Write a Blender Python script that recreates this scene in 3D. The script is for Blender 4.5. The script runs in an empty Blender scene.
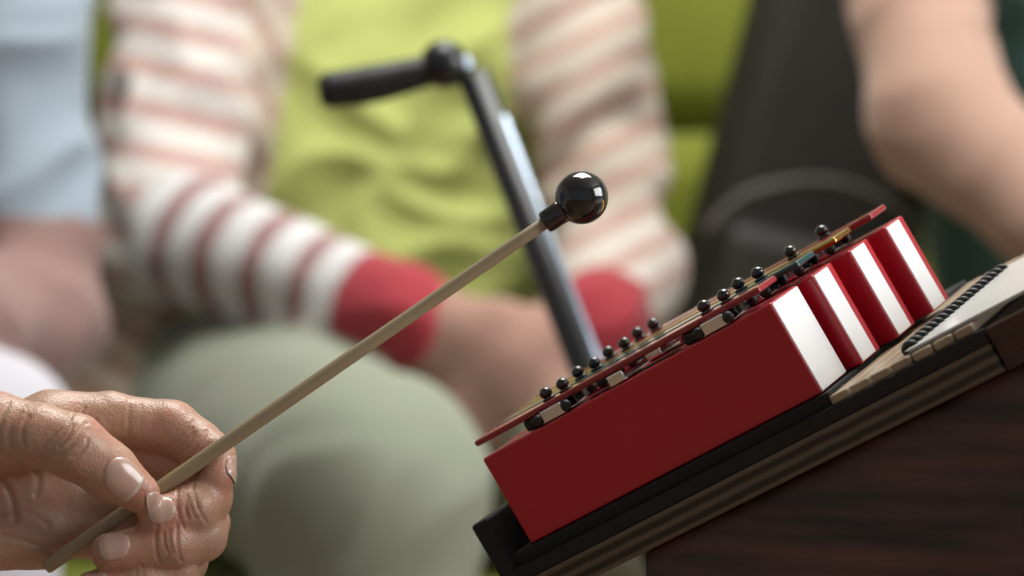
import bpy, bmesh, math, random
import numpy as np
from mathutils import Vector, Matrix, noise
random.seed(3)
scene = bpy.context.scene
col = scene.collection

# ------------------------------------------------------------------ materials
def new_mat(name):
    m = bpy.data.materials.new(name); m.use_nodes = True
    nt = m.node_tree; b = nt.nodes['Principled BSDF']
    return m, nt, b

def mat(name, c, rough=0.5, metal=0.0, coat=0.0, nscale=20, bump=0.0, bscale=200,
        stretch=(1,1,1), c2=None, sheen=0.0, pos=(0.35, 0.65), detail=6):
    m, nt, b = new_mat(name)
    b.inputs['Roughness'].default_value = rough
    b.inputs['Metallic'].default_value = metal
    b.inputs['Coat Weight'].default_value = coat
    b.inputs['Coat Roughness'].default_value = 0.08
    if sheen: b.inputs['Sheen Weight'].default_value = sheen
    tc = nt.nodes.new('ShaderNodeTexCoord'); mp = nt.nodes.new('ShaderNodeMapping')
    mp.inputs['Scale'].default_value = stretch
    nt.links.new(tc.outputs['Object'], mp.inputs['Vector'])
    n = nt.nodes.new('ShaderNodeTexNoise'); n.inputs['Scale'].default_value = nscale
    n.inputs['Detail'].default_value = detail
    nt.links.new(mp.outputs[0], n.inputs['Vector'])
    r = nt.nodes.new('ShaderNodeValToRGB')
    if c2 is None: c2 = tuple(x*(1-0.25) for x in c)
    r.color_ramp.elements[0].position = pos[0]; r.color_ramp.elements[0].color = (*c2, 1)
    r.color_ramp.elements[1].position = pos[1]; r.color_ramp.elements[1].color = (*c, 1)
    nt.links.new(n.outputs['Fac'], r.inputs[0]); nt.links.new(r.outputs[0], b.inputs['Base Color'])
    if bump:
        n2 = nt.nodes.new('ShaderNodeTexNoise'); n2.inputs['Scale'].default_value = bscale
        n2.inputs['Detail'].default_value = 8
        nt.links.new(mp.outputs[0], n2.inputs['Vector'])
        bp = nt.nodes.new('ShaderNodeBump'); bp.inputs['Strength'].default_value = bump
        bp.inputs['Distance'].default_value = 0.002
        nt.links.new(n2.outputs['Fac'], bp.inputs['Height']); nt.links.new(bp.outputs[0], b.inputs['Normal'])
    return m

def mat_attr(name, rough=0.85, bump=0.25, bscale=350, sheen=0.15):
    m, nt, b = new_mat(name)
    a = nt.nodes.new('ShaderNodeAttribute'); a.attribute_name = 'Col'
    tc = nt.nodes.new('ShaderNodeTexCoord')
    n = nt.nodes.new('ShaderNodeTexNoise'); n.inputs['Scale'].default_value = bscale; n.inputs['Detail'].default_value = 5
    nt.links.new(tc.outputs['Object'], n.inputs['Vector'])
    bp = nt.nodes.new('ShaderNodeBump'); bp.inputs['Strength'].default_value = bump; bp.inputs['Distance'].default_value = 0.002
    nt.links.new(n.outputs['Fac'], bp.inputs['Height']); nt.links.new(bp.outputs[0], b.inputs['Normal'])
    nt.links.new(a.outputs['Color'], b.inputs['Base Color'])
    b.inputs['Roughness'].default_value = rough
    b.inputs['Sheen Weight'].default_value = sheen
    return m

def mat_bands(name, c1, c2, scale, axis='Z', rough=0.5, dist=0.6, detail=2, coat=0.0, pos=(0.4, 0.6), bump=0.1):
    m, nt, b = new_mat(name)
    tc = nt.nodes.new('ShaderNodeTexCoord')
    w = nt.nodes.new('ShaderNodeTexWave'); w.wave_type = 'BANDS'; w.bands_direction = axis
    w.inputs['Scale'].default_value = scale; w.inputs['Distortion'].default_value = dist
    w.inputs['Detail'].default_value = detail; w.inputs['Detail Scale'].default_value = 1.5
    nt.links.new(tc.outputs['Object'], w.inputs['Vector'])
    r = nt.nodes.new('ShaderNodeValToRGB')
    r.color_ramp.elements[0].position = pos[0]; r.color_ramp.elements[0].color = (*c1, 1)
    r.color_ramp.elements[1].position = pos[1]; r.color_ramp.elements[1].color = (*c2, 1)
    nt.links.new(w.outputs['Fac'], r.inputs[0]); nt.links.new(r.outputs[0], b.inputs['Base Color'])
    bp = nt.nodes.new('ShaderNodeBump'); bp.inputs['Strength'].default_value = bump; bp.inputs['Distance'].default_value = 0.0005
    nt.links.new(w.outputs['Fac'], bp.inputs['Height']); nt.links.new(bp.outputs[0], b.inputs['Normal'])
    b.inputs['Roughness'].default_value = rough; b.inputs['Coat Weight'].default_value = coat
    return m

# ------------------------------------------------------------------ mesh helpers
def empty(name, M=None, parent=None):
    e = bpy.data.objects.new(name, None); e.empty_display_size = 0.02; col.objects.link(e)
    if parent: e.parent = parent
    if M is not None: e.matrix_local = M
    return e

def finish(bm, name, m, parent=None, M=None, smooth=True):
    me = bpy.data.meshes.new(name); bmesh.ops.recalc_face_normals(bm, faces=bm.faces[:])
    bm.to_mesh(me); bm.free()
    if smooth: me.polygons.foreach_set('use_smooth', [True]*len(me.polygons))
    ms = m if isinstance(m, (list, tuple)) else [m]
    for x in ms: me.materials.append(x)
    o = bpy.data.objects.new(name, me); col.objects.link(o)
    if parent: o.parent = parent
    if M is not None: o.matrix_local = M
    return o

def box(name, size, loc, m, parent=None, bevel=0.0, seg=3, M=None, smooth=True):
    bm = bmesh.new(); bmesh.ops.create_cube(bm, size=1)
    for v in bm.verts: v.co = Vector((v.co.x*size[0]+loc[0], v.co.y*size[1]+loc[1], v.co.z*size[2]+loc[2]))
    if bevel: bmesh.ops.bevel(bm, geom=bm.edges[:]+bm.verts[:], offset=bevel, segments=seg, profile=0.5, affect='EDGES')
    o = finish(bm, name, m, parent, M, smooth)
    if smooth and bevel:
        md = o.modifiers.new('wn', 'WEIGHTED_NORMAL'); md.keep_sharp = False
    return o

def frame_to(p0, p1):
    z = (Vector(p1)-Vector(p0)).normalized()
    x = z.orthogonal().normalized(); y = z.cross(x)
    M = Matrix((x, y, z)).transposed().to_4x4(); M.translation = Vector(p0); return M

def lathe(name, prof, m, parent=None, M=None, n=40):
    bm = bmesh.new(); rings = []
    for r, z in prof:
        if r < 1e-7: rings.append([bm.verts.new((0, 0, z))])
        else: rings.append([bm.verts.new((r*math.cos(2*math.pi*i/n), r*math.sin(2*math.pi*i/n), z)) for i in range(n)])
    for a, b in zip(rings, rings[1:]):
        if len(a) == 1 and len(b) == 1: continue
        for i in range(n):
            j = (i+1) % n
            if len(a) == 1: bm.faces.new((a[0], b[i], b[j]))
            elif len(b) == 1: bm.faces.new((a[i], a[j], b[0]))
            else: bm.faces.new((a[i], a[j], b[j], b[i]))
    for rg in (rings[0], rings[-1]):
        if len(rg) > 1: bm.faces.new(rg)
    return finish(bm, name, m, parent, M)

def sphere_prof(r, n=18, c=0.0):
    return [(r*math.sin(math.pi*i/n), c - r*math.cos(math.pi*i/n)) for i in range(n+1)]

def tube(name, pts, rad, m, parent=None, n=20, M=None, flat=1.0, sub=6):
    P = [Vector(p) for p in pts]
    if not isinstance(rad, (list, tuple)): rad = [rad]*len(P)
    Q, R = [], []
    for i in range(len(P)-1):
        p0 = P[max(i-1, 0)]; p1 = P[i]; p2 = P[i+1]; p3 = P[min(i+2, len(P)-1)]
        for k in range(sub):
            t = k/sub
            Q.append(0.5*((2*p1)+(-p0+p2)*t+(2*p0-5*p1+4*p2-p3)*t*t+(-p0+3*p1-3*p2+p3)*t**3)); R.append(rad[i]*(1-t)+rad[i+1]*t)
    Q.append(P[-1]); R.append(rad[-1])
    bm = bmesh.new(); prev = None; up = None; first = None
    for i, q in enumerate(Q):
        t = (Q[min(i+1, len(Q)-1)]-Q[max(i-1, 0)]).normalized()
        up = t.orthogonal().normalized() if up is None else (up - t*up.dot(t)).normalized()
        s = t.cross(up)
        ring = [bm.verts.new(q+up*math.cos(2*math.pi*k/n)*R[i]+s*math.sin(2*math.pi*k/n)*R[i]*flat) for k in range(n)]
        if prev:
            for k in range(n): bm.faces.new((prev[k], prev[(k+1) % n], ring[(k+1) % n], ring[k]))
        else: first = ring
        prev = ring
    bm.faces.new(first); bm.faces.new(prev)
    return finish(bm, name, m, parent, M)

# ------------------------------------------------------------------ implicit bodies
ICO = {}
def ico(sub):
    if sub not in ICO:
        bm = bmesh.new(); bmesh.ops.create_icosphere(bm, subdivisions=sub, radius=1.0)
        ICO[sub] = [v.co.copy() for v in bm.verts]; bm.free()
    return ICO[sub]

def field(P, S, k):
    """S: list of (p0,r0,p1,r1,label) -> f, grad, argmin, t"""
    acc = np.zeros(len(P)); G = np.zeros_like(P); best = np.full(len(P), 1e9); bi = np.zeros(len(P), int); bt = np.zeros(len(P))
    for i, (a, r0, b, r1, l) in enumerate(S):
        a = np.array(a, float); b = np.array(b, float); ab = b-a; L = max(ab@ab, 1e-12)
        t = np.clip((P-a)@ab/L, 0, 1); v = P-(a+t[:, None]*ab); n = np.linalg.norm(v, axis=1)+1e-12
        d = n-(r0+(r1-r0)*t)
        w = np.exp(-np.clip(d/k, -40, 60)); acc += w; G += (v/n[:, None])*w[:, None]
        m = d < best; best[m] = d[m]; bi[m] = i; bt[m] = t[m]
    return -k*np.log(acc+1e-30), G/(acc[:, None]+1e-30), bi, bt

def blob(name, S, voxel, k, colf=None, m=None, parent=None, post=None, sub=2, iters=6):
    bm = bmesh.new()
    for (a, r0, b, r1, l) in S:
        vs = [bm.verts.new(Vector(a)+c*r0*1.02) for c in ico(sub)]+[bm.verts.new(Vector(b)+c*r1*1.02) for c in ico(sub)]
        res = bmesh.ops.convex_hull(bm, input=vs)
        bad = [g for g in res['geom_interior'] if isinstance(g, bmesh.types.BMVert)]
        bmesh.ops.delete(bm, geom=list(set(bad)), context='VERTS')
    me = bpy.data.meshes.new('tmp'); bm.to_mesh(me); bm.free()
    o = bpy.data.objects.new(name, me); col.objects.link(o)
    md = o.modifiers.new('r', 'REMESH'); md.mode = 'VOXEL'; md.voxel_size = voxel; md.use_smooth_shade = True
    dg = bpy.context.evaluated_depsgraph_get(); me2 = bpy.data.meshes.new_from_object(o.evaluated_get(dg))
    o.modifiers.clear(); o.data = me2; me2.name = name
    n = len(me2.vertices); P = np.empty(n*3); me2.vertices.foreach_get('co', P); P = P.reshape(-1, 3)
    for _ in range(iters):
        f, G, bi, bt = field(P, S, k); g2 = np.maximum((G**2).sum(1), 0.15)
        step = np.clip(f, -2*voxel, 2*voxel)
        P = P-(step/g2)[:, None]*G*0.8
    f, G, bi, bt = field(P, S, k); N = G/(np.linalg.norm(G, axis=1)[:, None]+1e-9)
    if post is not None: P = post(P, N, bi, bt)
    me2.vertices.foreach_set('co', P.ravel()); me2.update()
    me2.polygons.foreach_set('use_smooth', [True]*len(me2.polygons))
    if colf is not None:
        C = np.ones((n, 4)); C[:, :3] = colf(P, N, bi, bt)
        at = me2.color_attributes.new('Col', 'FLOAT_COLOR', 'POINT'); at.data.foreach_set('color', C.ravel())
    me2.materials.clear(); me2.materials.append(m)
    if parent: o.parent = parent
    return o

def V(*a): return np.array(a, float)
def nrm(a): a = np.array(a, float); return a/np.linalg.norm(a)

def add_hand(S, W, d, n, s, curl=0.7, lab='skin', sc=1.0):
    """W wrist, d finger direction, n palm-facing normal, s towards thumb side"""
    W = np.array(W, float); d = nrm(d); n = nrm(n); s = nrm(s)
    offs = [0.028, 0.009, -0.010, -0.028]; ln = [0.085, 0.090, 0.085, 0.077]
    fl = [(0.042, 0.025, 0.02), (0.046, 0.029, 0.021), (0.042, 0.027, 0.021), (0.033, 0.02, 0.018)]
    for o, l, f in zip(offs, ln, fl):
        K = W+d*l*sc+s*o*sc
        S.append((W+s*o*0.5*sc, 0.019*sc, K, 0.0125*sc, lab))
        p = K; a = 0
        for j, fs in enumerate(f):
            a += curl*(0.8 if j == 0 else 1.0)
            q = p+(d*math.cos(a)+n*math.sin(a))*fs*sc
            S.append((p, (0.0105-0.001*j)*sc, q, (0.0095-0.001*j)*sc, lab)); p = q
    a0 = W+d*0.02*sc+s*0.02*sc+n*0.006; a1 = W+d*0.05*sc+s*0.05*sc+n*0.014; a2 = a1+(d*0.8+s*0.2+n*0.3)*0.032*sc; a3 = a2+(d*0.95-s*0.1+n*0.3)*0.026*sc
    S.append((a0, 0.017*sc, a1, 0.013*sc, lab)); S.append((a1, 0.0125*sc, a2, 0.011*sc, lab)); S.append((a2, 0.011*sc, a3, 0.009*sc, lab))

def add_head(S, H, f, lab='skin'):
    H = np.array(H, float); f = nrm(f); u = V(0, 0, 1); r = np.cross(f, u)
    S.append((H+u*0.03-f*0.02, 0.085, H+u*0.02+f*0.012, 0.078, lab))
    S.append((H+u*0.0+f*0.02, 0.068, H-u*0.07+f*0.045, 0.042, lab))        # face to chin
    S.append((H-u*0.005+f*0.092, 0.009, H-u*0.035+f*0.108, 0.013, lab))     # nose
    S.append((H-u*0.062+f*0.082-r*0.018, 0.009, H-u*0.062+f*0.082+r*0.018, 0.009, 'lips'))
    for sgn in (-1, 1):
        S.append((H+r*sgn*0.078+u*0.012-f*0.005, 0.012, H+r*sgn*0.078-u*0.022, 0.01, lab))  # ears
        S.append((H+r*sgn*0.03+u*0.022+f*0.078, 0.012, H+r*sgn*0.048+u*0.02+f*0.07, 0.01, lab)) # brow
    S.append((H+u*0.05-f*0.03, 0.092, H+u*0.01-f*0.05, 0.082, 'hair'))
    S.append((H+u*0.075+f*0.03, 0.055, H+u*0.06-f*0.03, 0.085, 'hair'))

def eyes(parent, H, f):
    H = Vector(H); f = Vector(f).normalized(); r = f.cross(Vector((0, 0, 1)))
    for i, sgn in enumerate((-1, 1)):
        c = H+r*sgn*0.033+f*0.079+Vector((0, 0, 0.0))
        lathe('eye_%d' % (i+1), sphere_prof(0.012), M_eye, parent, Matrix.Translation(c), n=20)
        lathe('iris_%d' % (i+1), sphere_prof(0.006, 10), M_iris, parent, Matrix.Translation(c+f*0.0075), n=16)

def person(name, J, f, palette, hands, rad=None, extra=None, folds=0.006, voxel=0.0055, skip_hand=()):
    f = nrm(f); u = V(0, 0, 1); r = np.cross(f, u)
    R = dict(torso=0.105, ua=0.055, fa=0.045, wr=0.033, th=0.085, kn=0.065, an=0.045)
    if rad: R.update(rad)
    S = []
    C = V(*J['chest']); Pv = V(*J['pelvis']); N = V(*J['neck']); H = V(*J['head'])
    for sg in (-1, 0, 1):
        S.append((Pv+r*sg*0.075, R['torso'], (Pv+C)/2+r*sg*0.06, R['torso']*0.97, 'torso'))
        S.append(((Pv+C)/2+r*sg*0.06, R['torso']*0.97, C+r*sg*0.075, R['torso'], 'torso'))
    for sd in ('L', 'R'):
        S.append((N-u*0.05, 0.06, V(*J['sh'+sd]), R['ua']*1.05, 'torso'))
        S.append((C, R['torso']*0.9, V(*J['sh'+sd])*0.7+C*0.3, R['ua']*1.2, 'torso'))
        S.append((V(*J['sh'+sd]), R['ua']*1.08, V(*J['el'+sd]), R.get('el'+sd, R['ua']*0.88), 'ua'+sd))
        S.append((V(*J['el'+sd]), R['fa']*1.1, V(*J['wr'+sd]), R['wr'], 'fa'+sd))
        S.append((V(*J['hip'+sd]), R['th']*1.12, V(*J['kn'+sd]), R['kn']*1.05, 'leg'+sd))
        S.append((V(*J['kn'+sd]), R['kn'], V(*J['an'+sd]), R['an'], 'shin'+sd))
        A = V(*J['an'+sd])
        S.append((A-u*0.025-f*0.02, 0.04, A+f*0.15-u*0.045, 0.03, 'shoe'))
        if sd not in skip_hand: add_hand(S, *hands[sd])
    S.append((N-u*0.06, 0.06, H-u*0.05, 0.052, 'skin'))
    add_head(S, H, f)
    if extra: S += extra
    labels = np.array([s[4] for s in S])
    def cf(P, N_, bi, bt):
        out = np.zeros((len(P), 3)); lab = labels[bi]
        for l in np.unique(lab):
            mk = lab == l
            key = l if l in palette else l.rstrip('LR')
            v = palette.get(key, (0.5, 0.5, 0.5))
            out[mk] = v(P[mk], bt[mk], l) if callable(v) else v
        return out
    wmap = {'skin': 0, 'lips': 0, 'shoe': 0, 'hair': 0, 'legL': 0.3, 'legR': 0.3, 'shinL': 0.4, 'shinR': 0.4, 'faL': 0.6, 'faR': 0.6}
    def pf(P, N_, bi, bt):
        lab = labels[bi]; w = np.array([wmap.get(l, 1.0) for l in labels])[bi]
        d = np.zeros(len(P))
        for i in range(len(P)):
            if w[i]:
                p = Vector(P[i])
                q = Vector((p.x*6+p.z*5, p.y*8, p.z*12-p.x*9))
                q = q+Vector((noise.noise(p*5), noise.noise(p*5+Vector((7, 1, 3))), 0))*1.4
                d[i] = (abs(noise.noise(q))*-2.2+0.45+0.6*noise.noise(p*9))*folds*w[i]
            elif lab[i] == 'hair':
                p = Vector(P[i]); d[i] = 0.004*noise.noise(Vector((p.x*120, p.y*120, p.z*15)))
        return P+N_*d[:, None]
    root = empty(name)
    blob('body', S, voxel, 0.007, cf, M_cloth, root, pf)
    eyes(root, J['head'], f)
    return root

# ------------------------------------------------------------------ shared materials
M_cloth = mat_attr('woven_cloth_and_skin')
M_eye = mat('eye_white', (0.8, 0.78, 0.75), 0.2); M_iris = mat('iris_dark', (0.05, 0.03, 0.02), 0.15)
M_red = mat('red_lacquer', (0.47, 0.007, 0.022), 0.34, coat=0.35, c2=(0.40, 0.006, 0.018), nscale=10, bump=0.03, bscale=60)
M_glare = mat('white_glare', (0.92, 0.92, 0.93), 0.3, coat=0.3, c2=(0.88, 0.88, 0.9))  # white base colour for the glare on the lacquered box ends
M_pred = mat('red_painted_metal', (0.30, 0.018, 0.024), 0.22, coat=0.6)
M_pteal = mat('teal_painted_metal', (0.01, 0.06, 0.065), 0.22, coat=0.6)
M_pyel = mat('brass', (0.66, 0.43, 0.13), 0.2, metal=1.0, c2=(0.52, 0.32, 0.09))
M_black = mat('black_gloss_plastic', (0.008, 0.008, 0.009), 0.12, coat=0.6, c2=(0.006, 0.006, 0.007))
M_rubber = mat('black_rubber', (0.012, 0.012, 0.013), 0.5, bump=0.1)
M_chrome = mat('brushed_chrome', (0.9, 0.92, 0.94), 0.14, metal=1.0, c2=(0.78, 0.8, 0.83))
M_stick = mat('pale_wood_stick', (0.41, 0.325, 0.20), 0.5, nscale=60, stretch=(1, 1, 0.05), c2=(0.27, 0.21, 0.125), bump=0.2, bscale=300)

# ------------------------------------------------------------------ chime bars on slanted stand
a = Vector((0.75, -0.5, 0.4330127)); b = Vector((0.4330127, 0.8660254, 0.25)); nn = a.cross(b)
INST = Matrix((a, b, nn)).transposed().to_4x4(); INST.translation = Vector((0.0438, 0.0, 0.7118))
mm = 0.001
plates = [M_pred, M_pteal, M_pyel, M_pred]
BH = 40.5
for i in range(4):
    v0_ = 0 if i == 0 else 34+30.5*(i-1)
    root = empty('resonator_bell', INST @ Matrix.Translation((0, v0_*mm, 0)))
    uL = -75-6*i; uR = 75+5.5*i; wd = 28.5 if i == 0 else 22
    L = uR-uL; cx = (uL+uR)/2; pw = 27.0 if i == 0 else 15.0
    box('resonator_box', (L*mm, wd*mm, BH*mm), (cx*mm, wd/2*mm, -BH/2*mm), M_red, root, 0.0010)
    box('end_glare_panel', (0.6*mm, pw*mm, (BH-1.4)*mm), ((uR+0.2)*mm, (pw/2+0.7)*mm, -BH/2*mm), M_glare, root, 0.0002, 1)  # white panel stands in for light glaring off the red end face
    box('sound_slot', (44*mm, 9*mm, 0.6*mm), (cx*mm, wd/2*mm, 0.1*mm), M_rubber, root, 0.0002, 1)
    box('tone_plate', ((L-1)*mm, 19*mm, 2.6*mm), ((cx-3)*mm, (wd/2)*mm, 6.4*mm), plates[i], root, 0.0009)
    for sgn, us in ((-1, (-41, -32)), (1, (42, 52))):
        e = (sgn+1)//2+1
        sh = 0.5*i if sgn < 0 else 3*i
        for j, uu in enumerate(us):
            if sgn > 0 and j == 0 and i in (2, 3): continue
            u0 = uu+sh
            prof = [(1.8*mm, 0), (1.8*mm, 7.6*mm), (3.0*mm, 7.8*mm), (3.0*mm, 8.6*mm), (1.7*mm, 8.8*mm)]
            prof += [(2.8*mm*math.sin(math.pi*t/12), (10.7-2.5*math.cos(math.pi*t/12))*mm) for t in range(3, 13)]
            lathe('peg_%d_%d' % (e, j+1), prof, M_black, root, Matrix.Translation((u0*mm, wd/2*mm, 0)), n=24)
        uc = sum(us)/2 + sh
        box('felt_pad_%d' % e, (9*mm, 17*mm, 5.0*mm), ((uc-12)*mm, wd/2*mm, 2.6*mm), M_rubber, root, 0.0012)
        box('bracket_base_%d' % e, (13*mm, (wd-3)*mm, 1*mm), ((uc+1)*mm, wd/2*mm, 0.8*mm), M_chrome, root, 0.0004)
        for q, vv in enumerate((1.5, wd-1.5)):
            box('bracket_lip_%d_%d' % (e, q+1), (11*mm, 1.2*mm, 5.0*mm), ((uc+1)*mm, vv*mm, 2.9*mm), M_chrome, root, 0.0006)
            for h_ in (-1, 1):
                lathe('bracket_screw_%d_%d_%d' % (e, q+1, (h_+3)//2), [(0, -0.8*mm), (2.3*mm, -0.8*mm), (2.3*mm, 0.7*mm), (1.3*mm, 1.3*mm), (0, 1.4*mm)], M_rubber, root,
                  Matrix.Translation(((uc+1+7.5*h_)*mm, (vv-0.3)*mm, 2.8*mm)) @ Matrix.Rotation(math.pi/2, 4, 'X'), n=20)
    um = -2+2*i
    box('clip_base', (9*mm, (wd-4)*mm, 1*mm), (um*mm, wd/2*mm, 0.8*mm), M_chrome, root, 0.0004)
    box('clip_lip', (8*mm, 1.2*mm, 4.4*mm), (um*mm, 1.8*mm, 2.6*mm), M_chrome, root, 0.0006)

M_lam = mat_bands('laminated_ply_edge', (0.022, 0.016, 0.012), (0.115, 0.085, 0.06), 62, 'Z', 0.45, 0.5, pos=(0.3, 0.8))
M_felt = mat('black_felt_mat', (0.008, 0.008, 0.010), 0.75, bump=0.3, bscale=500)
M_dwood = mat('dark_rosewood_veneer', (0.115, 0.040, 0.026), 0.40, coat=0.08, nscale=12, stretch=(0.8, 0.8, 7), c2=(0.010, 0.004, 0.004), pos=(0.36, 0.70), detail=9, bump=0.08, bscale=40)
M_slat = mat('tan_hardwood_slats', (0.40, 0.31, 0.21), 0.4, nscale=40, stretch=(1, 0.06, 1), c2=(0.27, 0.20, 0.13), coat=0.2)
st = empty('slanted_wooden_stand', INST)
box('black_mat', (171*mm, 176*mm, 5.4*mm), ((-7.5)*mm, 86*mm, -43.5*mm), M_felt, st, 0.0004)
box('black_top_board', (239.5*mm, 181*mm, 6.0*mm), (28.5*mm, 85*mm, -49.2*mm), M_felt, st, 0.0006)
box('plywood_board', (239*mm, 182*mm, 11.8*mm), (28.5*mm, 85*mm, -58.2*mm), M_lam, st, 0.0008)
box('side_block', (40*mm, 182*mm, 18*mm), (169*mm, 85*mm, -55.5*mm), M_dwood, st, 0.001)
box('ledge', (9*mm, 178*mm, 34*mm), (-89*mm, 84*mm, -39*mm), M_felt, st, 0.0015)
for i in range(7):
    box('slat_%d' % (i+1), (8.2*mm, 177*mm, 3.6*mm), ((82.4+9.7*i)*mm, 84.5*mm, -44.4*mm), M_slat, st, 0.0007)
def stp(u, v, w): return INST @ Vector((u*mm, v*mm, w*mm))
bm = bmesh.new()
WB = -64.2
top = [stp(-32, 4, WB), stp(186, 4, WB), stp(186, 168, WB), stp(-32, 168, WB)]
vt = [bm.verts.new(p) for p in top]; vb = [bm.verts.new((p.x, p.y, 0.03)) for p in top]
bm.faces.new(vt); bm.faces.new(vb[::-1])
for i in range(4): bm.faces.new((vt[i], vb[i], vb[(i+1) % 4], vt[(i+1) % 4]))
bmesh.ops.bevel(bm, geom=bm.edges[:], offset=0.002, segments=2, affect='EDGES')
cab = finish(bm, 'cabinet', M_dwood, None, None, False); cab.parent = st; cab.matrix_parent_inverse = INST.inverted()
bm = bmesh.new()
pl = [Vector((p.x, p.y, 0)) for p in top]; cc = sum(pl, Vector())/4
v0 = [bm.verts.new(cc+(p-cc)*1.12) for p in pl]; v1 = [bm.verts.new(cc+(p-cc)*1.12+Vector((0, 0, 0.04))) for p in pl]
bm.faces.new(v0); bm.faces.new(v1)
for i in range(4): bm.faces.new((v0[i], v0[(i+1) % 4], v1[(i+1) % 4], v1[i]))
pln = finish(bm, 'plinth', M_dwood, None, None, False); pln.parent = st; pln.matrix_parent_inverse = INST.inverted()

# spiral notebook on the stand
M_paper = mat('paper', (0.78, 0.78, 0.76), 0.45, c2=(0.72, 0.72, 0.71))
nb = empty('spiral_notebook', INST @ Matrix.Translation((0.110, 0.0, -42.4*mm)))
box('pages', (62*mm, 132*mm, 1.0*mm), (36*mm, 67*mm, 0.6*mm), M_paper, nb, 0.0002, 1)
box('cover', (64*mm, 134*mm, 0.4*mm), (36*mm, 67*mm, 1.4*mm), mat('frosted_cover', (0.84, 0.85, 0.84), 0.3, coat=0.3, c2=(0.8, 0.8, 0.8)), nb, 0.0001, 1)
for i in range(19):
    c = (4*mm, (6+6.6*i)*mm, 1.2*mm)
    pts = [(c[0]+2.6*mm*math.cos(t), c[1], c[2]+1.9*mm*math.sin(t)) for t in [k*math.pi/5 for k in range(11)]]
    tube('ring_%d' % (i+1), pts, 0.0014, M_rubber, nb, 8, sub=2)

# ------------------------------------------------------------------ mallet
e0 = Vector((-0.1868, 0, 0.638)); bc = Vector((0.0278, 0.0, 0.7862)); dr = (bc-e0).normalized()
ml = empty('mallet', frame_to(e0, bc)); Lm = (bc-e0).length
lathe('stick', [(0, 0), (0.0024, 0.0002), (0.0030, 0.0012), (0.0031, 0.06), (0.0026, Lm-0.03), (0.0025, Lm-0.008), (0, Lm-0.007)], M_stick, ml)
lathe('collar', [(0, Lm-0.0185), (0.0030, Lm-0.0185), (0.0043, Lm-0.0180), (0.0047, Lm-0.0165), (0.0047, Lm-0.012), (0.0052, Lm-0.008), (0, Lm-0.006)], M_black, ml)
lathe('ball', sphere_prof(0.0107, 40, Lm), M_black, ml, n=64)

# ------------------------------------------------------------------ foreground hand (mm local, thumb up, palm to camera)
HO = V(-138.8, 0, 670.4)
def h(x, y, z): return (V(x, y, z)+HO)*0.001
HS = []
def hc(pts, lab):
    for (p, r), (q, s) in zip(pts, pts[1:]): HS.append((h(*p), r*mm, h(*q), s*mm, lab))
hc([((-94, 2, 10), 17), ((-66, -8, 23), 14.5), ((-48, -13, 21), 12.2), ((-34, -15, 17), 12.4), ((-20, -13, 6.5), 10.8), ((-9, -11.0, -1.5), 8.0)], 'thumb')
hc([((-48, 17, 24), 14), ((-25, 20, 26), 10.8), ((0, 21, 22.5), 10.8), ((10, 17, 17), 9.4), ((17.5, 12, 11.5), 9.0), ((20, 6, 4), 7.4)], 'index')
hc([((-46, 27, 12), 13), ((-10, 28, 8), 10.8), ((13, 22, 0), 10.4), ((16, 9, -5), 9.3), ((11, 0, -8.5), 9.0), ((-2, -5.5, -11.5), 7.7)], 'middle')
hc([((-44, 29, -3), 12.5), ((-10, 29, -9), 10.6), ((13, 22, -17), 10.2), ((14, 8, -20.5), 9.4), ((3, -2, -22), 9.0), ((-21, -6.5, -25.5), 7.7)], 'ring')
hc([((-43, 27, -18), 11.5), ((-14, 27, -25), 9), ((6, 20, -32), 8.3), ((4, 6, -35), 7.6), ((-9, -1, -37), 7.2), ((-29, -4, -39.5), 6.2)], 'pinky')
for p, r, q, s in [((-104, 12, 4), 21, (-48, 18, 22), 14.5), ((-104, 14, -3), 21, (-46, 26, 11), 14), ((-104, 14, -8), 21, (-44, 27, -4), 14),
                   ((-102, 12, -12), 19, (-44, 25, -18), 12.5), ((-92, 6, -18), 16, (-52, 20, -22), 13), ((-66, 0, 18), 13, (-48, 14, 20), 13),
                   ((-112, 12, -4), 23, (-104, 12, -3), 23), ((-112, 12, -4), 23, (-170, 16, -14), 25), ((-170, 16, -14), 25, (-240, 22, -26), 32)]:
    HS.append((h(*p), r*mm, h(*q), s*mm, 'palm'))

creases = []
def axis_crease(c, d, w, bow, depth, width, cnt=1, sp=0):
    d = nrm(d); s = V(-d[1], d[0])
    for k in range(cnt):
        o = (k-(cnt-1)/2)*sp*(1+0.15*math.sin(k*2.7))
        ww = w*(0.75+0.25*math.cos(k*1.9)); sk = 0.8*math.sin(k*1.3+c[0])
        pts = [V(*c)+d*(o+bow*(1-(t*t))*(1 if k % 2 else 0.6)+sk*t)+s*t*ww for t in np.linspace(-1, 1, 9)]
        creases.append((pts, depth*(0.6+0.4*abs(math.sin(k*2.1+1))), width))
axis_crease((-35, 21), (0.75, -0.62), 9, 1.5, 0.55, 0.7, 6, 2.2)
axis_crease((-56, 24), (1, -0.1), 10, -2, 0.45, 1.0, 3, 5.0)
axis_crease((8, 18), (0.8, -0.6), 8, 1, 0.50, 0.7, 4, 2.5)
axis_crease((-14, 28), (1, -0.1), 7, 1, 0.25, 0.9, 2, 4.6)
axis_crease((17, 11), (0.5, -0.85), 6, 1, 0.4, 0.6, 2, 2.2)
axis_crease((11, -7), (-1, -0.25), 8, 1, 0.52, 0.7, 4, 2.3)
axis_crease((3, -21.5), (-1, -0.1), 8, 1, 0.52, 0.7, 4, 2.5)
axis_crease((-8, -36.5), (-1, -0.1), 6, 1, 0.3, 0.7, 2, 2.4)
axis_crease((-62, 2), (0.9, 0.5), 14, 4, 1.1, 1.4, 2, 11)
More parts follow.
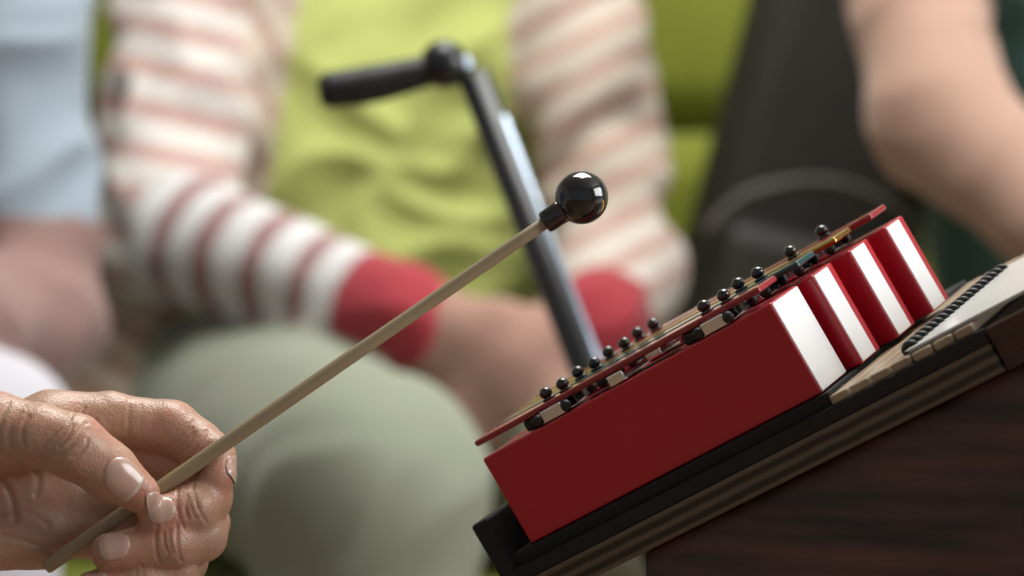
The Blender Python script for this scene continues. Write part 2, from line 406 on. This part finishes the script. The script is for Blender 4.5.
axis_crease((-60, -18), (0.3, 1.0), 16, 3, 0.8, 1.2, 2, 9)
def hpost(P, N, bi, bt):
    X = P*1000-HO
    disp = np.zeros(len(P))
    for pts, dep, wd in creases:
        dmin = np.full(len(P), 1e9)
        for p, q in zip(pts, pts[1:]):
            pq = q-p; t = np.clip(((X[:, 0]-p[0])*pq[0]+(X[:, 2]-p[1])*pq[1])/(pq@pq), 0, 1)
            dmin = np.minimum(dmin, np.hypot(X[:, 0]-p[0]-t*pq[0], X[:, 2]-p[1]-t*pq[1]))
        disp -= dep*(np.exp(-(dmin/wd)**2)-0.25*np.exp(-((dmin-1.6*wd)/wd)**2))*np.clip(-N[:, 1]*1.6+0.35, 0, 1)
    for i in range(len(P)):
        p = Vector(X[i]); disp[i] += 0.4*noise.noise(p*0.12)+0.12*noise.noise(p*0.4)-0.07*abs(noise.noise(p*0.9))
    return P+N*disp[:, None]*0.001
def hcol(P, N, bi, bt):
    X = P*1000-HO; base = V(0.44, 0.262, 0.178); red = V(0.47, 0.205, 0.145)
    tips = [(-10, -10, 0), (20, 6, 4), (-2, -5, -11), (-21, -6, -25), (-29, -4, -39), (-34, -16, 19), (15, 20, 0), (16, 18, -17), (2, 20, 22)]
    w = np.zeros(len(P))
    for t in tips: w = np.maximum(w, np.exp(-(((X-V(*t))**2).sum(1))/180))
    v = np.array([noise.noise(Vector(x)*0.09)+0.5*noise.noise(Vector(x)*0.35) for x in X])
    w = np.clip(w*0.8+v*0.6, 0, 1)
    return base*(1-w)[:, None]+red*w[:, None]

M_skin, nt, bs = new_mat('hand_skin')
at = nt.nodes.new('ShaderNodeAttribute'); at.attribute_name = 'Col'; nt.links.new(at.outputs['Color'], bs.inputs['Base Color'])
bs.inputs['Roughness'].default_value = 0.38; bs.inputs['Subsurface Weight'].default_value = 0.12
bs.inputs['Subsurface Radius'].default_value = (1.0, 0.35, 0.2); bs.inputs['Subsurface Scale'].default_value = 0.003
tc = nt.nodes.new('ShaderNodeTexCoord'); vo = nt.nodes.new('ShaderNodeTexVoronoi'); vo.inputs['Scale'].default_value = 1100
ns = nt.nodes.new('ShaderNodeTexNoise'); ns.inputs['Scale'].default_value = 450; ns.inputs['Detail'].default_value = 6
nt.links.new(tc.outputs['Object'], vo.inputs['Vector']); nt.links.new(tc.outputs['Object'], ns.inputs['Vector'])
ad = nt.nodes.new('ShaderNodeMath'); nt.links.new(vo.outputs['Distance'], ad.inputs[0]); nt.links.new(ns.outputs['Fac'], ad.inputs[1])
bp = nt.nodes.new('ShaderNodeBump'); bp.inputs['Strength'].default_value = 0.36; bp.inputs['Distance'].default_value = 0.0004
nt.links.new(ad.outputs[0], bp.inputs['Height']); nt.links.new(bp.outputs[0], bs.inputs['Normal'])
M_nail = mat('fingernail', (0.50, 0.33, 0.26), 0.25, coat=0.35, c2=(0.46, 0.285, 0.22), nscale=120)
M_ntip = mat('fingernail_tip', (0.56, 0.45, 0.37), 0.35)

# person holding the mallet -----------------------------------------
J = dict(pelvis=(-0.98, 0.10, 0.58), chest=(-0.93, 0.10, 0.93), neck=(-0.92, 0.10, 1.10), head=(-0.89, 0.10, 1.25),
         shL=(-0.90, 0.29, 1.02), elL=(-0.66, 0.24, 0.72), wrL=tuple(h(-175, 17, -15)),
         shR=(-0.92, -0.09, 1.02), elR=(-0.85, -0.20, 0.74), wrR=(-0.62, -0.14, 0.66),
         hipL=(-0.96, 0.19, 0.56), knL=(-0.52, 0.24, 0.54), anL=(-0.50, 0.24, 0.10),
         hipR=(-0.96, 0.01, 0.56), knR=(-0.53, -0.08, 0.54), anR=(-0.50, -0.08, 0.10))
hm = dict(R=((-0.62, -0.14, 0.655), (1, 0.15, -0.2), (0, 0, -1), (0, 1, 0), 0.3), L=None)
pal = dict(torso=(0.10, 0.12, 0.18), ua=(0.10, 0.12, 0.18), fa=(0.10, 0.12, 0.18), leg=(0.05, 0.06, 0.09), shin=(0.05, 0.06, 0.09),
           shoe=(0.03, 0.02, 0.02), skin=(0.44, 0.26, 0.18), lips=(0.40, 0.15, 0.12), hair=(0.25, 0.22, 0.2))
mus = person('seated_musician', J, (1, 0, 0), pal, hm, skip_hand=('L',), rad=dict(wr=0.037))
hand = blob('hand', HS, 0.0007, 0.0014, hcol, M_skin, mus, hpost, sub=3)

def nail(name, c, d, n, W, L):
    n = nrm(n); d = nrm(d); d = d-n*(d@n); d = nrm(d); s = np.cross(d, n)
    c = V(*c); NU, NV = 25, 21; pts = []
    for i in range(NU):
        aa = -1+2*i/(NU-1)
        for j in range(NV):
            bb = -1+2*j/(NV-1)
            wsc = (1-0.40*max(0, aa-0.5)**1.5-0.55*max(0, -aa-0.35)**1.3)
            ext = 1-0.22*bb*bb if aa > 0 else 1-0.15*bb*bb
            pts.append(c+d*aa*L/2*ext+s*bb*W/2*wsc+n*16)
    P = np.array([(p+HO)*0.001 for p in pts])
    for _ in range(60):
        f, G, bi, bt = field(P, HS, 0.0014); P = P-n*(np.clip(f, -0.002, 0.002)*0.7)[:, None]
    f, G, bi, bt = field(P, HS, 0.0014); G = G/np.linalg.norm(G, axis=1)[:, None]
    for i in range(NU):
        for j in range(NV):
            bb = -1+2*j/(NV-1); aa = -1+2*i/(NU-1); k = i*NV+j
            e = 0.42-0.5*abs(bb)**4 + 0.12*max(0, aa)
            if aa < -0.7: e -= 0.5*(-aa-0.7)/0.3
            P[k] += G[k]*e*0.001
    bm = bmesh.new(); vs = [bm.verts.new(p) for p in P]
    for i in range(NU-1):
        for j in range(NV-1):
            fc = bm.faces.new((vs[i*NV+j], vs[(i+1)*NV+j], vs[(i+1)*NV+j+1], vs[i*NV+j+1]))
            fc.material_index = 1 if i >= NU-3 else 0
    o = finish(bm, name, [M_nail, M_ntip], mus)
    md = o.modifiers.new('s', 'SOLIDIFY'); md.thickness = 0.0004; md.offset = 0
    return o
nail('thumb_nail', (-15.5, -13, 2.6), (9, 2.5, -8), (0.18, -1, 0.30), 14.5, 15)
nail('middle_nail', (-0.5, -5, -10), (-15, -5.5, -3), (0.05, -1, 0.35), 11.5, 11)
nail('ring_nail', (-18.5, -6, -24.5), (-26, -4.5, -3.5), (0.0, -1, 0.35), 11.5, 12)
nail('pinky_nail', (-26, -4, -39), (-20, -3, -2.5), (0, -1, 0.35), 9, 9)
nail('index_nail', (21, 7, 6), (2.5, -6, -7.5), (1, -0.1, 0.15), 10.5, 11)

# stool for the musician
M_stool = mat('beech_wood', (0.45, 0.30, 0.16), 0.45, nscale=20, stretch=(1, 1, 0.1))
sl = empty('wooden_stool', Matrix.Translation((-0.98, 0.10, 0)))
lathe('seat', [(0, 0.425), (0.19, 0.425), (0.20, 0.435), (0.20, 0.455), (0.19, 0.465), (0, 0.465)], M_stool, sl)
for i in range(4):
    an = math.pi/4+i*math.pi/2
    lathe('leg_%d' % (i+1), [(0, 0), (0.014, 0), (0.018, 0.44), (0, 0.44)], M_stool, sl, frame_to((0.19*math.cos(an), 0.19*math.sin(an), 0), (0.13*math.cos(an), 0.13*math.sin(an), 0.44)), n=16)
for i in range(4):
    a1 = math.pi/4+i*math.pi/2; a2 = a1+math.pi/2; r_ = 0.168
    tube('rung_%d' % (i+1), [(r_*math.cos(a1), r_*math.sin(a1), 0.16), (r_*math.cos(a2), r_*math.sin(a2), 0.16)], 0.009, M_stool, sl, 12, sub=1)

# ------------------------------------------------------------------ woman with striped cardigan
CW = V(0.60, 0.585, 0.58); CM = V(0.27, 0.14, 0.135); RED = V(0.33, 0.022, 0.035); LIME = V(0.43, 0.48, 0.135)
def stripe(x, period, frac, c1, c2):
    m = (np.mod(x/period, 1) < frac)[:, None]; return np.where(m, c1, c2)
def c_fa(P, t, l):
    L = 0.23; o = stripe(t*L+0.01, 0.041, 0.40, CM, CW); o[t > 0.86] = RED
    if l == 'faL': o = stripe(P[:, 2]-0.5*P[:, 0], 0.036, 0.36, V(0.42, 0.24, 0.20), V(0.56, 0.50, 0.44)); o[t > 0.86] = RED
    return o
def c_ua(P, t, l):
    o = stripe(P[:, 2]+0.2*P[:, 0], 0.038, 0.38, V(0.40, 0.23, 0.20), V(0.56, 0.52, 0.48))
    if l == 'uaL': o = stripe(P[:, 2]-0.5*P[:, 0], 0.036, 0.36, V(0.42, 0.25, 0.20), V(0.54, 0.47, 0.39))
    return o
def c_torso(P, t, l):
    o = stripe(P[:, 2]*0.6+P[:, 0]*1.0, 0.036, 0.32, V(0.38, 0.24, 0.19), V(0.54, 0.46, 0.37))
    z = P[:, 2]; lft = -0.195-(1.0-z)*0.16; rgt = 0.03+(1.0-z)*0.04
    sh = (P[:, 0] > lft) & (P[:, 0] < rgt) & (P[:, 1] < 1.64)
    o[sh] = LIME; return o
def c_drape(P, t, l): return stripe(P[:, 2]*1.0+P[:, 0]*0.6, 0.036, 0.38, V(0.32, 0.19, 0.14), V(0.48, 0.38, 0.28))
skin2 = (0.34, 0.19, 0.145)
PANT = (0.225, 0.245, 0.175)
palA = dict(torso=c_torso, ua=c_ua, fa=c_fa, drape=c_drape, leg=PANT, shin=PANT, shoe=(0.05, 0.04, 0.04),
            skin=skin2, lips=(0.45, 0.15, 0.13), hair=(0.12, 0.07, 0.04))
J = dict(pelvis=(-0.115, 1.62, 0.61), chest=(-0.13, 1.62, 0.95), neck=(-0.13, 1.62, 1.14), head=(-0.13, 1.60, 1.30),
         shR=(-0.30, 1.60, 1.06), elR=(-0.310, 1.44, 0.80), wrR=(-0.090, 1.28, 0.728),
         shL=(0.045, 1.60, 1.06), elL=(0.097, 1.46, 0.765), wrL=(0.070, 1.29, 0.722),
         hipR=(-0.27, 1.56, 0.635), knR=(-0.110, 1.06, 0.595), anR=(-0.12, 1.08, 0.12),
         hipL=(0.0, 1.60, 0.60), knL=(0.13, 1.14, 0.575), anL=(0.15, 1.16, 0.12))
hA = dict(R=((-0.085, 1.275, 0.726), (0.72, -0.15, -0.52), (0.2, 0.6, -0.5), (0.55, -0.3, 0.6), 0.45),
          L=((0.067, 1.285, 0.718), (-0.62, -0.2, -0.60), (-0.2, 0.6, -0.3), (-0.5, -0.2, 0.6), 0.45))
ex = [(V(-0.30, 1.58, 0.90), 0.07, V(-0.345, 1.50, 0.68), 0.065, 'drape'), (V(-0.345, 1.50, 0.68), 0.065, V(-0.335, 1.46, 0.62), 0.055, 'drape')]
person('seated_woman', J, (0, -1, 0), palA, hA, rad=dict(ua=0.064, elL=0.050, fa=0.050, wr=0.041, th=0.097, kn=0.088), extra=ex, folds=0.014)

# ------------------------------------------------------------------ left person, grey-blue tee
GB = (0.25, 0.30, 0.35); SB = (0.24, 0.14, 0.12)
palB = dict(torso=GB, ua=lambda P, t, l: np.where((t < 0.80)[:, None], V(*GB), V(*SB)), fa=SB,
            leg=(0.48, 0.46, 0.50), shin=(0.48, 0.46, 0.50), shoe=(0.1, 0.1, 0.1), skin=SB, lips=(0.3, 0.1, 0.09), hair=(0.05, 0.04, 0.03))
J = dict(pelvis=(-0.66, 1.42, 0.60), chest=(-0.64, 1.42, 0.95), neck=(-0.64, 1.42, 1.13), head=(-0.64, 1.40, 1.29),
         shL=(-0.430, 1.34, 1.06), elL=(-0.392, 1.24, 0.725), wrL=(-0.445, 1.03, 0.725),
         shR=(-0.84, 1.40, 1.05), elR=(-0.90, 1.26, 0.78), wrR=(-0.72, 1.06, 0.71),
         hipL=(-0.54, 1.40, 0.62), knL=(-0.400, 1.00, 0.625), anL=(-0.42, 1.00, 0.12),
         hipR=(-0.75, 1.40, 0.60), knR=(-0.80, 0.97, 0.60), anR=(-0.80, 0.98, 0.12))
hB = dict(R=((-0.72, 1.06, 0.71), (0.8, -0.5, -0.1), (0, 0, -1), (0.4, 0.7, 0), 0.25), L=((-0.45, 1.03, 0.725), (-0.9, -0.3, -0.1), (0, 0, -1), (-0.3, 0.9, 0), 0.25))
person('seated_man', J, (0, -1, 0), palB, hB, rad=dict(ua=0.064, fa=0.050, kn=0.078), folds=0.014)

# ------------------------------------------------------------------ right person, dark green top, bare arm
DG = (0.020, 0.060, 0.048); SK = (0.38, 0.23, 0.17)
palC = dict(torso=DG, ua=lambda P, t, l: np.where((t < 0.10)[:, None], V(*DG), V(*SK)), fa=SK, leg=(0.02, 0.022, 0.03), shin=(0.02, 0.022, 0.03),
            shoe=(0.03, 0.03, 0.03), skin=SK, lips=(0.40, 0.14, 0.12), hair=(0.2, 0.12, 0.06))
J = dict(pelvis=(0.56, 1.52, 0.60), chest=(0.53, 1.50, 0.95), neck=(0.53, 1.50, 1.14), head=(0.53, 1.48, 1.30),
         shR=(0.335, 1.40, 1.08), elR=(0.345, 1.22, 0.885), wrR=(0.485, 1.06, 0.735),
         shL=(0.73, 1.46, 1.06), elL=(0.80, 1.30, 0.80), wrL=(0.62, 1.12, 0.70),
         hipR=(0.47, 1.50, 0.60), knR=(0.40, 1.05, 0.575), anR=(0.40, 1.06, 0.12),
         hipL=(0.65, 1.50, 0.60), knL=(0.70, 1.05, 0.575), anL=(0.70, 1.06, 0.12))
hC = dict(R=((0.485, 1.06, 0.735), (0.8, -0.4, -0.45), (-0.3, 0.2, -0.8), (0.5, 0.8, 0), 0.3), L=((0.62, 1.12, 0.70), (-0.85, -0.4, -0.1), (0, 0, -1), (-0.3, 0.8, 0), 0.3))
person('seated_neighbour', J, (0, -1, 0), palC, hC, rad=dict(ua=0.059, fa=0.051, wr=0.034))

# ------------------------------------------------------------------ black backpack between them
M_bag = mat('black_nylon', (0.022, 0.018, 0.013), 0.6, bump=0.2, bscale=300)
M_strap = mat('grey_webbing', (0.11, 0.095, 0.08), 0.6)
bg = empty('black_backpack', Matrix.Translation((0.205, 1.69, 0.515)) @ Matrix.Rotation(math.radians(15), 4, 'Y'))
box('main_compartment', (0.22, 0.14, 0.60), (0, 0, 0.30), M_bag, bg, 0.05, 6)
box('front_pocket', (0.18, 0.07, 0.27), (0, -0.085, 0.16), M_bag, bg, 0.03, 5)
tube('zip_piping', [(-0.10, -0.112, 0.27), (-0.07, -0.112, 0.315), (0.0, -0.11, 0.345), (0.07, -0.112, 0.335), (0.10, -0.11, 0.30)], 0.005, M_strap, bg, 10)
tube('top_handle', [(-0.04, 0, 0.59), (-0.03, 0, 0.63), (0.03, 0, 0.63), (0.04, 0, 0.59)], 0.008, M_strap, bg, 10)
for i, sx in enumerate((-0.07, 0.07)):
    tube('shoulder_strap_%d' % (i+1), [(sx, 0.07, 0.52), (sx*1.1, 0.095, 0.40), (sx*1.2, 0.095, 0.2), (sx, 0.07, 0.06)], 0.014, M_bag, bg, 12, flat=0.4)

# ------------------------------------------------------------------ walking cane
M_cane = mat('black_anodised_tube', (0.007, 0.008, 0.010), 0.38, metal=0.0, coat=0.15)
M_steel = mat('satin_steel', (0.42, 0.50, 0.60), 0.4, metal=1.0)
cn = empty('walking_cane')
t0 = Vector((-0.024, 0.65, 0.882)); t1 = Vector((0.309, 0.65, 0.012)); dd = (t1-t0).normalized()
lathe('shaft', [(0, 0), (0.0102, 0), (0.0102, 0.42), (0.0088, 0.425), (0.0088, (t1-t0).length-0.02), (0, (t1-t0).length-0.02)], M_cane, cn, frame_to(t0, t1))
tube('shaft_highlight', [t0+dd*0.03+Vector((0.0072, -0.005, 0.002)), t0+dd*0.40+Vector((0.0072, -0.005, 0.002))], 0.0036, M_steel, cn, 12, sub=1)  # pale strip modelled as the highlight along the black tube
lathe('rubber_tip', [(0, 0), (0.015, 0), (0.015, 0.012), (0.011, 0.045), (0, 0.046)], M_rubber, cn, frame_to(t1-Vector((0, 0, 0.012)), t0))
lathe('joint_knob', sphere_prof(0.0150, 20), M_cane, cn, Matrix.Translation((-0.042, 0.65, 0.888)))
lathe('joint_ring', [(0, -0.006), (0.006, -0.006), (0.0075, 0), (0.006, 0.004), (0, 0.004)], M_steel, cn, frame_to(t0+Vector((-0.006, 0, 0.004)), t0+dd))
tube('handle', [(-0.03, 0.65, 0.889), (-0.055, 0.65, 0.883), (-0.085, 0.65, 0.876), (-0.112, 0.65, 0.872), (-0.119, 0.65, 0.871)], [0.008, 0.010, 0.012, 0.0115, 0.007], M_rubber, cn, 20)

# ------------------------------------------------------------------ lime sofa
M_lime = mat('lime_upholstery', (0.23, 0.26, 0.016), 0.85, bump=0.25, bscale=250, c2=(0.19, 0.22, 0.013), nscale=5, sheen=0.15)
sf = empty('lime_sofa')
box('base', (2.9, 0.80, 0.26), (0.0, 1.62, 0.23), M_lime, sf, 0.03)
for i in range(3):
    box('seat_cushion_%d' % (i+1), (0.94, 0.72, 0.15), (-0.955+0.955*i, 1.53, 0.435), M_lime, sf, 0.05, 5)
    box('back_cushion_%d' % (i+1), (0.94, 0.17, 0.42), (-0.955+0.955*i, 1.93, 0.70), M_lime, sf, 0.06, 5)
    box('head_cushion_%d' % (i+1), (0.94, 0.15, 0.30), (-0.955+0.955*i, 1.96, 1.06), M_lime, sf, 0.06, 5)
box('back_frame', (2.9, 0.12, 0.95), (0, 2.07, 0.60), M_lime, sf, 0.04)
for i, sx in enumerate((-1.53, 1.53)):
    box('arm_%d' % (i+1), (0.18, 0.88, 0.52), (sx, 1.66, 0.37), M_lime, sf, 0.05, 5)
k = 0
for sx in (-1.4, 1.4):
    for sy in (1.3, 1.98):
        k += 1; lathe('foot_%d' % k, [(0, 0), (0.02, 0), (0.03, 0.11), (0, 0.11)], M_stool, sf, Matrix.Translation((sx, sy, 0)), n=20)

# ------------------------------------------------------------------ room
M_wall = mat('painted_plaster', (0.62, 0.60, 0.55), 0.9, bump=0.05, bscale=80, c2=(0.59, 0.57, 0.52), nscale=3)
M_floor = mat_bands('oak_floorboards', (0.20, 0.12, 0.07), (0.30, 0.19, 0.11), 3, 'X', 0.4, 3, 3)
M_trim = mat('white_trim', (0.75, 0.74, 0.70), 0.5)
box('floor', (6.4, 6.6, 0.06), (0, 0, -0.03), M_floor, smooth=False)
box('wall_back', (6.4, 0.1, 2.7), (0, 2.75, 1.35), M_wall, smooth=False)
box('wall_left', (0.1, 6.0, 2.7), (-3.15, -0.3, 1.35), M_wall, smooth=False)
box('ceiling', (6.4, 6.6, 0.06), (0, 0, 2.73), M_trim, smooth=False)
wr = empty('wall_right')
box('sill_wall', (0.1, 6.0, 0.8), (3.15, -0.3, 0.4), M_wall, wr, smooth=False)
box('lintel_wall', (0.1, 6.0, 0.3), (3.15, -0.3, 2.55), M_wall, wr, smooth=False)
box('pier_wall_1', (0.1, 1.2, 1.6), (3.15, -2.7, 1.6), M_wall, wr, smooth=False)
box('pier_wall_2', (0.1, 0.9, 1.6), (3.15, 2.25, 1.6), M_wall, wr, smooth=False)
wn = empty('window_1')
for i in range(4): box('mullion_%d' % (i+1), (0.06, 0.05, 1.6), (3.15, -2.07+1.28*i, 1.6), M_trim, wn, 0.004)
for i, z in enumerate((0.83, 1.6, 2.37)): box('rail_%d' % (i+1), (0.06, 3.9, 0.05), (3.15, -0.15, z), M_trim, wn, 0.004)
box('baseboard_back', (6.2, 0.02, 0.1), (0, 2.69, 0.05), M_trim, smooth=False)
box('baseboard_left', (0.02, 5.9, 0.1), (-3.09, -0.3, 0.05), M_trim, smooth=False)

# ------------------------------------------------------------------ light
def area(name, loc, target, size, power, c=(1, 1, 1), sy=None):
    l = bpy.data.lights.new(name, 'AREA'); l.energy = power; l.color = c; l.size = size
    if sy: l.shape = 'RECTANGLE'; l.size_y = sy
    o = bpy.data.objects.new(name, l); col.objects.link(o); o.location = loc
    o.rotation_euler = (Vector(target)-Vector(loc)).to_track_quat('-Z', 'Y').to_euler()
    return o
area('window_daylight', (2.9, -0.4, 1.75), (0.1, 0.3, 0.75), 2.2, 100, (0.98, 0.99, 1.0), 1.4)
area('ceiling_fill', (0.1, 0.8, 2.65), (0.0, 0.9, 0.6), 1.2, 56, (1.0, 1.0, 0.96))  # added fill lamp to brighten the background; ceiling has no opening
w = bpy.data.worlds.new('World'); scene.world = w; w.use_nodes = True
w.node_tree.nodes['Background'].inputs[0].default_value = (0.90, 0.95, 1.0, 1); w.node_tree.nodes['Background'].inputs[1].default_value = 0.25
scene.view_settings.view_transform = 'Standard'

# ------------------------------------------------------------------ camera
cd = bpy.data.cameras.new('camera'); cam = bpy.data.objects.new('camera', cd); col.objects.link(cam)
cam.location = (0, -1.2, 0.75); cam.rotation_euler = (math.radians(90), 0, 0)
cd.sensor_width = 36; cd.lens = 105.47; cd.dof.use_dof = True; cd.dof.focus_distance = 1.2; cd.dof.aperture_fstop = 6.2
cd.clip_start = 0.02
scene.camera = cam
